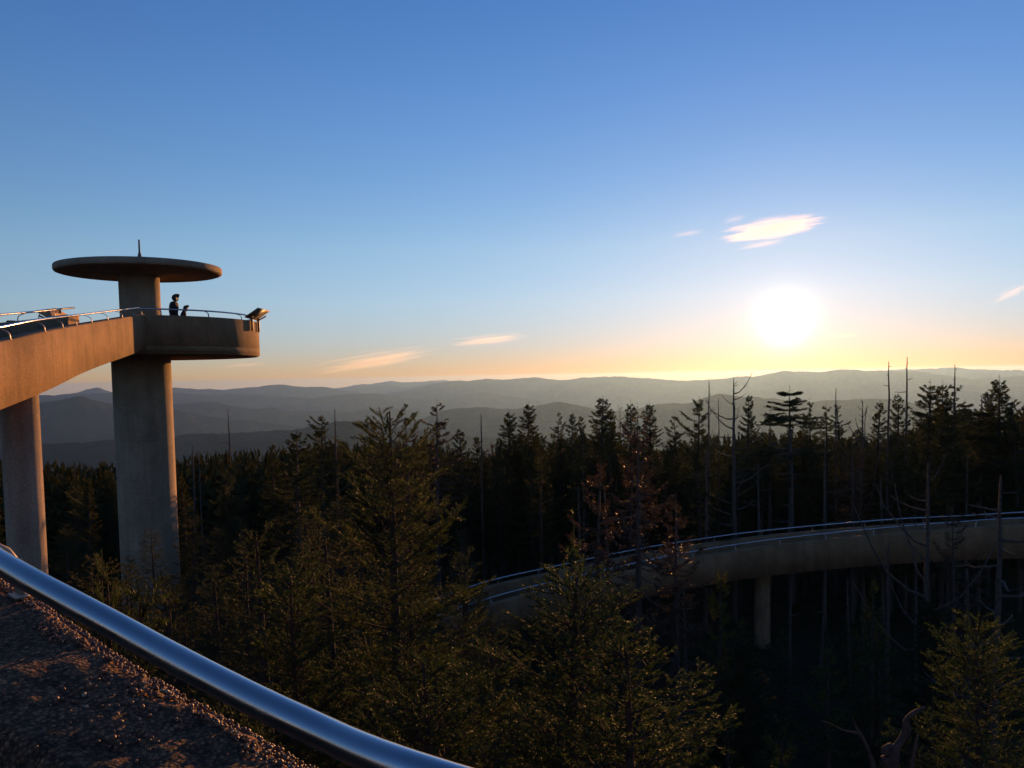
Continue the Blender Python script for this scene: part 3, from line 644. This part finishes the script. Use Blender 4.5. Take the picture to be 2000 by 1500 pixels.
tip('u', 213, 1122, 7.5, 'spindly sapling top between column and near handrail', 'young spruces under the ramp', name='young_spruce', wide=.4)
tip('u', 268, 1180, 6.5, 'small green fir top poking above the near handrail', 'young spruces under the ramp', name='young_spruce', wide=.6)

# --- named skyline trees: key, px, py, depth, label, extra width
SKY = [
 ('j', 624, 816, 40, 'dark broad spruce with a ragged top left of the big fir', 1.0), ('c', 712, 826, 44, 'bushy spruce top directly behind the big fir', .9),
 ('h', 796, 815, 42, 'rusty brown spruce just right of the big fir leader', .8), ('h', 848, 786, 40, 'tall rusty brown spruce with a thin dead tip', 1.0),
 ('l', 902, 838, 44, 'short dark spruce beside the thin bare pole', .9), ('b', 932, 852, 50, 'small spruce at the foot of the thin bare pole', .7),
 ('a', 990, 806, 47, 'full pointed spruce right of the thin bare pole', .9), ('a', 1028, 790, 49, 'pointed spruce with wide even boughs left of the gap', .9),
 ('c', 1081, 806, 52, 'slanting spruce top in the gap left of the tall dark pair', .7), ('n', 1115, 808, 50, 'narrow spruce left of the tall dark pair', .8), ('e', 1137, 813, 53, 'slightly lower narrow spruce left of the tall dark pair', .8),
 ('a', 1172, 778, 46, 'tall dark spruce with spreading boughs at the skyline middle', 1.0), ('b', 1194, 800, 48, 'spruce leaning on the right of the tall dark one', .8),
 ('i', 1212, 792, 51, 'half dead thin spruce between two green ones', .5), ('l', 1232, 788, 47, 'spruce with clear stepped boughs right of the thin half dead one', .9),
 ('b', 1271, 788, 49, 'lone pointed spruce before the dip in the skyline', .9), ('c', 1330, 812, 46, 'ragged low spruce in the dip of the skyline', .8), ('j', 1361, 783, 45, 'broad irregular spruce left of the bare branched snag', .9),
 ('e', 1457, 772, 47, 'spruce with a dead spike just right of the bare branched snag', .8), ('g', 1504, 792, 44, 'flat topped tree left of the tall flagged tree', .8), ('f', 1547, 762, 42, 'tall flagged tree with flat layered boughs below the sun', 1.1),
 ('m', 1585, 786, 46, 'spruce partly hidden behind the tall flagged tree', .7), ('m', 1617, 794, 45, 'rounded spruce right of the tall flagged tree', .8), ('c', 1652, 790, 47, 'spruce right of the short bare pole below the sun', .9),
 ('e', 1710, 786, 46, 'small pointed spruce left of the two tall bare poles', .9), ('l', 1758, 770, 44, 'spruce standing between the two tall bare poles', .8),
 ('a', 1813, 752, 38, 'large dense spruce right of the tall bare poles', 1.1), ('b', 1841, 750, 40, 'spruce with a slim spire right of the large dense one', .8), ('m', 1870, 752, 41, 'spruce crowded round the bare spike near the right edge', 1.0),
 ('b', 1932, 764, 44, 'small spruce left of the last big one at the right edge', .8), ('a', 1955, 742, 40, 'big pointed spruce close to the right edge of the skyline', 1.0), ('c', 1996, 785, 39, 'spruce cut off by the right edge', .8),
 ('d', 575, 846, 34, 'slim dark spruce left of the broad ragged one', .9), ('e', 530, 868, 44, 'dark spruce in the row right of the single far snag', .9),
]
for q, (key, px, py, Y, lab, wd) in enumerate(SKY):
    tip(key, px, py, Y, lab, 'spruces along the skyline', wide=wd*1.3)
# --- dead trees
for q, (px, py, Y, lab, nb, r0, limb, upb) in enumerate([
 (445, 796, 62, 'lone bare snag standing right of the tower column', 12, .13, .5, .1), (654, 798, 46, 'short jagged snag beside the broad ragged spruce', 9, .12, .4, .1),
 (939, 807, 43, 'thin bare pole rising left of the full pointed spruce', 6, .09, .22, .1), (1385, 744, 44, 'crooked snag with upturned stubs left of the big branched snag', 12, .10, .45, .5),
 (1403, 778, 47, 'faint thin pole between the crooked snag and the branched one', 4, .06, .15, .1), (1433, 738, 39, 'big bare snag with long curving side branches', 24, .17, .95, .55),
 (1633, 758, 43, 'short bare pole right of the tall flagged tree', 6, .10, .2, .1), (1685, 782, 42, 'dead tree with bare limbs spread like a fan', 16, .10, .95, .8),
 (1736, 706, 40, 'left one of the two tall bare poles on the skyline', 13, .13, .35, .15), (1772, 697, 40, 'right and tallest one of the two tall bare poles', 14, .13, .4, .1),
 (1865, 712, 41, 'bare spike rising out of the crowded spruces near the right edge', 12, .11, .35, .1), (1918, 770, 42, 'broken stub left of the small spruce near the right edge', 4, .11, .5, .3),
 (376, 866, 55, 'short broken snag against the slope right of the tower column', 8, .13, .4, .2), (388, 880, 58, 'thinner snag just right of the short broken one', 6, .1, .35, .2), (110, 880, 66, 'thin bare snag seen between the two left columns', 7, .13, .5, .1), (145, 905, 62, 'lower snag between the two left columns', 5, .12, .3, .1)]):
    snag(px, py, Y, lab, nb, r0, 100+q, limb, upb)
snag(1180, 950, 27, 'leaning grey trunk behind the lower end of the handrails', 3, .11, 140, .3, .1, lean=-.03)
tip('k', 1243, 800, 23, 'dying tree with a thick trunk and drooping brown boughs in front of the ramp', 'dying trees', rot=1.0)
snag(1812, 905, 24, 'forked pale trunk standing in front of the ramp at right', 12, .14, 142, 1.0, .9)
snag(1955, 930, 20, 'pale dead trunk with long bare limbs at the right edge', 16, .15, 143, 1.1, .1)
snag(1735, 1060, 26, 'slender grey trunk crossing the ramp wall, left of the forked one', 4, .11, 144, .4, .1)
snag(1378, 880, 37.5, 'straight grey trunk behind the ramp rails, left of the glints', 9, .13, 145, .7, .2)
snag(1612, 860, 38, 'straight pale trunk behind the ramp rails, right of the glints', 9, .14, 146, .7, .2)
BT = ['under the flat topped tree', 'below the tall flagged tree', 'below the fan limbed dead tree', 'below the first tall bare pole', 'below the tallest bare pole', 'left of the bare spike', 'right of the bare spike', 'at the left end of the rails', 'below the dip in the skyline', 'right of the big branched snag', 'between flagged tree and short bare pole', 'right of the short bare pole']
for q, (px, py, Y) in enumerate([(1480, 905, 39), (1548, 900, 38.5), (1680, 890, 39), (1720, 930, 38), (1790, 905, 39), (1850, 900, 40), (1890, 890, 38), (1130, 950, 40), (1320, 960, 41)]):
    snag(px, py, Y, 'grey bare trunk behind the ramp, %s' % BT[q], 7, .12, 160+q, .6, .15, group='bare trunks behind the ramp', lean=PR_.uniform(-.03, .03))
UT = ['second right of the pier', 'beside the reddish young spruce', 'left of the forked pale trunk', 'between forked trunk and right edge', 'first right of the pier', 'left of the orange young spruce']
for q, (px, py, Y) in enumerate([(1612, 1120, 31), (1655, 1130, 30), (1790, 1120, 30), (1890, 1110, 28), (1545, 1140, 31), (1335, 1150, 30)]):
    snag(px, py, Y, 'thin grey trunk below the ramp, %s' % UT[q], 4, .09, 180+q, .4, .1, group='thin trunks under the ramp', lean=PR_.uniform(-.04, .04))
# broken driftwood-like tree in the bottom right
def deadwood(label, limbs, loc):
    t = thing('dead_tree', label, 'dead tree', loc)
    for q, (pts, r) in enumerate(limbs):
        P = np.array([at(*p) for p in pts])-np.array(loc); mb = MB(); u = np.linspace(0, 1, len(P)); f = np.linspace(0, 1, len(P)*4)
        P = np.stack([np.interp(f, u, P[:, z]) for z in range(3)], 1); ker = np.array([.25, .5, .25])
        for _ in range(3): P[1:-1] = P[:-2]*.25+P[1:-1]*.5+P[2:]*.25
        rad = np.interp(f, [0, 1], r)*(1+.18*np.sin(f*23+q)); mb.tube(P, rad, 9); link('trunk' if q == 0 else 'branch', mb.mesh('trunk', True), M_grey, t)
b_ = at(1740, 1640, 8.0); g_ = gz(b_[0], b_[1])
deadwood('broken twisted dead trunk at the bottom right beside the golden fir', [([(1725, 2600, 8.1), (1735, 1700, 8.05), (1742, 1480, 8), (1748, 1462, 8), (1772, 1430, 8), (1768, 1405, 7.95), (1785, 1392, 7.9), (1808, 1381, 7.9)], (.07, .014)),
    ([(1738, 1530, 8), (1728, 1475, 8), (1732, 1458, 8), (1745, 1458, 8)], (.045, .03)), ([(1772, 1540, 8.1), (1784, 1480, 8.1), (1790, 1445, 8.1), (1794, 1435, 8.1)], (.025, .006))], (b_[0], b_[1], g_))
b_ = at(1700, 1640, 9.0); g_ = gz(b_[0], b_[1])
deadwood('thin forked grey dead branch left of the broken twisted trunk', [([(1740, 2300, 9.1), (1722, 1600, 9), (1708, 1500, 9), (1693, 1455, 9), (1677, 1430, 9), (1670, 1415, 9), (1666, 1403, 9)], (.04, .006)), ([(1677, 1432, 9), (1660, 1430, 8.95), (1640, 1424, 8.9), (1620, 1412, 8.9), (1602, 1408, 8.85)], (.014, .005))], (b_[0], b_[1], g_))

# --- forest filling the slopes: random, thinned so that nothing hides the tower or the ramp
RP = path+nl*MID
taken = []
SHAPE = dict(a='full pointed', b='drooping', v='broad', w='slender', l='weeping', m='open crowned', n='long stemmed', c='ragged', d='bare stemmed', e='slim', f='flat layered', g='flat topped', h='thin brownish', i='half dead', j='lopsided broad', s='bushy', t='thin')
MARKS = [
 [(939, 'the thin bare pole'), (1028, 'the even boughed pointed spruce'), (1110, 'the narrow spruce pair'), (1172, 'the tall dark middle spruce'), (1243, 'the dying brown tree'), (1330, 'the dip in the skyline'), (1385, 'the crooked snag'), (1433, 'the big branched snag'), (1504, 'the flat topped tree'), (1547, 'the tall flagged tree'), (1633, 'the short bare pole'), (1685, 'the fan limbed dead tree'), (1736, 'the first tall bare pole'), (1772, 'the tallest bare pole'), (1813, 'the large dense spruce'), (1865, 'the bare spike'), (1955, 'the big edge spruce'), (2060, 'the edge of the view')],
 [(376, 'the short broken snag'), (445, 'the lone bare snag'), (530, 'the lowest skyline spruce'), (575, 'the slim dark spruce'), (624, 'the broad ragged spruce'), (654, 'the jagged snag'), (712, 'the big fir leader'), (796, 'the rusty spruce'), (848, 'the tall rusty spruce'), (902, 'the short dark spruce')],
 [(20, 'the nearer ramp pier'), (110, 'the bare snag between columns'), (145, 'the lower snag between columns'), (200, 'the tower column'), (300, 'the tower column edge')],
 [(130, 'the nearer ramp pier'), (213, 'the spindly sapling'), (300, 'the foot of the tower column'), (390, 'the tower column edge'), (480, 'the lone bare snag'), (575, 'the long lit fir branch'), (680, 'the big fir leader'), (760, 'the big fir trunk'), (880, 'the lower end of the rails')],
 [(1000, 'the bushy gold tipped fir'), (1113, 'the slim young fir'), (1243, 'the dying brown tree'), (1405, 'the orange young spruce'), (1490, 'the ramp pier'), (1600, 'the forked dead branch'), (1703, 'the reddish young spruce'), (1780, 'the twisted dead trunk'), (1822, 'the forked pale trunk'), (1945, 'the golden corner fir'), (2060, 'the edge of the view')]]
def fill_label(zone, key, px, Y, ya, yb):
    mp, mn_ = min(MARKS[zone], key=lambda q: abs(q[0]-px)); d = px-mp
    side = ('just ' if abs(d) < 16 else '')+('left of ' if d < 0 else 'right of ')
    f = (Y-ya)/(yb-ya); row = ['front row', 'second row', 'middle of the wood', 'far back'][min(3, int(f*4))]
    if zone == 4: row = ['near in the deep shade', 'midway in the deep shade', 'close under the ramp', 'right under the ramp'][min(3, int(f*4))]
    if zone == 3: row = ['nearest', 'in the near hollow', 'in the far hollow', 'farthest back'][min(3, int(f*4))]
    return f"{SHAPE[key]} dark {'conifer' if zone > 2 else 'spruce'} {side}{mn_}, {row}"
def clear(x, y, dm):
    if np.min(np.hypot(RP[:, 0]-x, RP[:, 1]-y)) < 2.3 or math.hypot(x-TC[0], y-TC[1]) < 2.8: return False
    if any((a-x)**2+(b-y)**2 < dm*dm for a, b in taken): return False
    taken.append((x, y)); return True
rg = random.Random(11)
def limit(px, Y):
    if Y > 36:
        return np.interp(px, [-200, 90, 220, 350, 480, 600, 640, 700, 840, 930, 1000, 1180, 1290, 1380, 1480, 1560, 1700, 1790, 1850, 1990, 2200], [900, 900, 905, 890, 880, 872, 850, 850, 835, 862, 830, 815, 842, 815, 812, 812, 822, 800, 768, 770, 765])
    if px < 400: return np.interp(px, [-200, 5, 110, 150, 215, 240, 380, 400], [900, 1150, 1120, 985, 1000, 1060, 1040, 960])
    if px < 960: return np.interp(px, [400, 520, 640, 900, 960], [960, 905, 900, 960, 1170])
    return np.interp(px, [960, 1100, 1300, 1500, 1800, 2000, 2300], [1180, 1175, 1190, 1165, 1135, 1130, 1100])
n_fill = 0; fills = {}
for zone, (pxa, pxb, ya, yb, count, dm, keys, lab, grp) in enumerate([
  (930, 2150, 37.5, 62, 105, 1.5, 'abcdefhjlmnlm', 'dark spruce in the dense forest behind the ramp', 'dense spruces behind the ramp'),
  (330, 930, 36, 95, 62, 1.7, 'abceejlmnl', 'dark spruce on the slope between tower column and big fir', 'spruces on the slope right of the tower'),
  (-120, 330, 40, 100, 36, 1.9, 'abcejlmnl', 'dark spruce on the slope seen behind the columns', 'spruces on the slope behind the columns'),
  (110, 960, 11, 35, 62, 1.4, 'vwvw', 'dark conifer in the hollow between the columns and the big fir', 'conifers in the hollow left of the big fir'),
  (960, 2080, 12, 30.5, 36, 1.3, 'sstta', 'small dark conifer in the deep shade below the ramp', 'small conifers in the shade below the ramp')]):
    made = 0; tries = 0
    while made < count and tries < 4000:
        tries += 1
        px = rg.uniform(pxa, pxb); Y = ya+(yb-ya)*rg.random()**.8; x = (px-1000)/F*Y
        lim = limit(px, Y); 
        if zone == 4: lim += abs(rg.gauss(0, 130))+20
        elif zone == 3: lim += abs(rg.gauss(0, 110))+50
        else: lim += abs(rg.gauss(0, 30))+rg.uniform(4, 14)
        p = at(px, lim, Y); g = gz(x, Y); H = p[2]-g
        Hm = rg.uniform(11.5, 16.5) if zone != 4 else rg.uniform(3, 7)
        H = min(H, Hm)
        if H < 2.2 or not clear(x, Y, dm): continue
        key = rg.choice(keys)
        if H < 5.5 and key not in 'st' and zone != 3: key = rg.choice('st')
        if H > 8 and key in 'st': key = 'a'
        nm = 'spruce_tree' if zone < 3 else 'conifer_tree' if zone == 3 else 'small_conifer'
        ft = plant(key, x, Y, H, fill_label(zone, key, px, Y, ya, yb), grp, name=nm, wide=rg.uniform(.85, 1.2)*(1.15 if zone == 3 else 1)); made += 1; fills.setdefault(ft['label'], []).append((H, ft))
    n_fill += made

for lb, q in fills.items():
    q.sort(key=lambda a: -a[0])
    if len(q) in (2, 3) and len(lb.split()) < 16:
        for wd, (h_, o_) in zip(('taller', 'lower') if len(q) == 2 else ('tallest', 'middling', 'lowest'), q): o_['label'] = wd+' '+lb
# --- undergrowth on the forest floor
rng = np.random.default_rng(77); NU = 16000
ux = rng.uniform(-24, 34, NU); uy = 3+46*rng.random(NU)**.8; ku = (fbm(ux/3.1, uy/3.1, 91, 3) > .42) & (np.hypot(ux-TC[0], uy-TC[1]) > 1.3) & (np.hypot(ux, uy) > 4)
ux, uy = ux[ku], uy[ku]; ud = rng.normal(size=(len(ux), 3)); ud[:, 2] = np.abs(ud[:, 2])*.9+.5
UV_, UT_ = needles(rng, np.stack([ux, uy, ground_z(ux, uy)-.02], 1), ud, rng.uniform(.25, .95, len(ux)), 9, .16, .045)
tag(link('undergrowth', mesh('undergrowth', UV_, UT_), M_spr), 'low dark undergrowth covering the forest floor inside the loop', None, None, 'stuff')
# --- the woods beyond, one mass of small trees running down the slopes
rng = np.random.default_rng(8); NT = 3600
azs = rng.uniform(R_(-46), R_(46), NT); rad = 64+420*rng.random(NT)**1.5
tx, ty = np.sin(azs)*rad, np.cos(azs)*rad
ppx = 1000+F*np.tan(azs); 
tz = ground_z(tx, ty); hh = rng.uniform(8, 14, NT)
limz = np.array([at(a, limit(a, 60)+float(np.interp(a, [560, 900], [4, 42]))+7*math.sin(a*.9), b)[2] for a, b in zip(ppx, ty)]); hh = np.minimum(hh, limz-tz); kp = hh > 4
tx, ty, tz, hh = tx[kp], ty[kp], tz[kp], hh[kp]
tm = np.random.default_rng(3); TV = []
for q in range(64):
    u = (q+.5)/64; a = tm.uniform(0, 6.28); L = .20*(1-u)**.8*tm.uniform(.55, 1.2)+.012; z = .12+.86*u
    d = np.array([math.cos(a), math.sin(a), 0]); s = np.array([-d[1], d[0], 0])*L*.42
    TV.append([np.array([0, 0, z+.05]), d*L*.8+s+np.array([0, 0, z-.02]), d*L+np.array([0, 0, z+.015])]); TV.append([np.array([0, 0, z+.05]), d*L+np.array([0, 0, z+.015]), d*L*.8-s+np.array([0, 0, z-.02])])
TV = np.array(TV).reshape(-1, 3); ca = rng.uniform(0, 6.28, len(tx)); wx = rng.uniform(.8, 1.2, len(tx))
Rv = np.stack([TV[None, :, 0]*np.cos(ca)[:, None]-TV[None, :, 1]*np.sin(ca)[:, None], TV[None, :, 0]*np.sin(ca)[:, None]+TV[None, :, 1]*np.cos(ca)[:, None], np.broadcast_to(TV[None, :, 2], (len(tx), len(TV)))], -1)
Rv = Rv*np.stack([hh*wx, hh*wx, hh], 1)[:, None]+np.stack([tx, ty, tz], 1)[:, None]
Rv = Rv.reshape(-1, 3)
tag(link('distant_forest', mesh('distant_forest', Rv, np.arange(len(Rv)).reshape(-1, 3)), M_far), 'dark mass of conifers on the slopes beyond the nearer trees', None, None, 'stuff')

# ------------------------------------------------------------------ clouds: thin volumes of ice cloud
def cloudmat(name, dens, sc, thr, stretch, soft=.12):
    m = bpy.data.materials.new(name); m.use_nodes = True; n = m.node_tree; n.nodes.remove(n.nodes['Principled BSDF'])
    v = n.nodes.new('ShaderNodeVolumePrincipled'); v.inputs['Color'].default_value = (1, .98, .96, 1); v.inputs['Anisotropy'].default_value = .6
    t = n.nodes.new('ShaderNodeTexCoord'); ln = n.nodes.new('ShaderNodeVectorMath'); ln.operation = 'LENGTH'; n.links.new(t.outputs['Object'], ln.inputs[0])
    def mth(op, a, b, clamp=False):
        x = n.nodes.new('ShaderNodeMath'); x.operation = op; x.use_clamp = clamp
        for i_, q in enumerate((a, b)):
            if isinstance(q, (int, float)): x.inputs[i_].default_value = q
            else: n.links.new(q, x.inputs[i_])
        return x.outputs[0]
    nz = noise(n, sc, 11, .68, 'Object', stretch)
    fall = mth('SUBTRACT', 1.0, ln.outputs['Value'], True)
    d = mth('ADD', nz, mth('MULTIPLY', fall, .55)); d = mth('SUBTRACT', d, thr); d = mth('DIVIDE', d, soft, True)
    d = mth('MULTIPLY', d, mth('MULTIPLY', fall, 2.2, True)); n.links.new(mth('MULTIPLY', d, dens), v.inputs['Density'])
    n.links.new(v.outputs[0], n.nodes['Material Output'].inputs['Volume']); return m
CL1 = cloudmat('cloud_bright', .0042, 2.1, .76, (.8, 1, 3), .26); CL2 = cloudmat('cloud_thin', .0013, 2.0, .80, (.8, 1, 3.4), .22)
ico = bmesh.new(); bmesh.ops.create_icosphere(ico, subdivisions=3, radius=1)
def cloud(px, py, Y, wpx, hpx, tilt, m, label):
    me = bpy.data.meshes.new('cloud'); ico.to_mesh(me); p = at(px, py, Y); o = link('cloud', me, m, None, tuple(p))
    az = math.atan2(p[0], p[1]); o.scale = (wpx/2*Y/F, wpx/5*Y/F, hpx/2*Y/F); o.rotation_euler = (0, R_(-tilt), -az)
    tag(o, label, 'cloud', 'clouds in the evening sky')
cloud(1510, 446, 7000, 330, 74, 5, CL1, 'brightest white cloud streak above the sun')
cloud(1436, 427, 7000, 100, 32, 9, CL2, 'small wisp left of the brightest cloud and above it')
cloud(1490, 476, 7000, 190, 26, 6, CL2, 'faint streak hanging just under the brightest cloud')
cloud(1345, 455, 7000, 130, 24, 5, CL2, 'thin flat wisp left of the brightest cloud')
cloud(955, 663, 9000, 290, 46, 4, CL2, 'flat grey pink cloud streak low over the middle ridge')
cloud(735, 703, 9000, 430, 74, 8, CL2, 'wide faint pink cirrus low between tower and middle')
cloud(480, 712, 9000, 180, 24, 2, CL2, 'tiny pink wisp under the viewing platform')
cloud(1640, 655, 9000, 150, 22, 0, CL2, 'faint streak just right of the sun')
cloud(1978, 570, 8000, 150, 44, 24, CL2, 'faint slanting wisp at the right edge of the sky')

# ------------------------------------------------------------------ haze
hm = bpy.data.materials.new('haze'); hm.use_nodes = True; hn = hm.node_tree; hn.nodes.remove(hn.nodes['Principled BSDF'])
hv = hn.nodes.new('ShaderNodeVolumePrincipled'); hv.inputs['Density'].default_value = 4.0e-5; hv.inputs['Color'].default_value = (.25, .50, 1, 1); hv.inputs['Anisotropy'].default_value = .6
hn.links.new(hv.outputs[0], hn.nodes['Material Output'].inputs['Volume'])
zt = max(ZTOP, CZ+8)+4; zb = -720
mb = MB(); mb.box((0, 0, (zt+zb)/2), (18200, 0, 0), (0, 18200, 0), (0, 0, (zt-zb)/2))
tag(link('haze', mb.mesh('haze'), hm), 'pale blue evening haze lying over the valleys and ridges', None, None, 'stuff')
print('fill trees', n_fill, 'objects', len(C.objects), 'top', ZTOP)
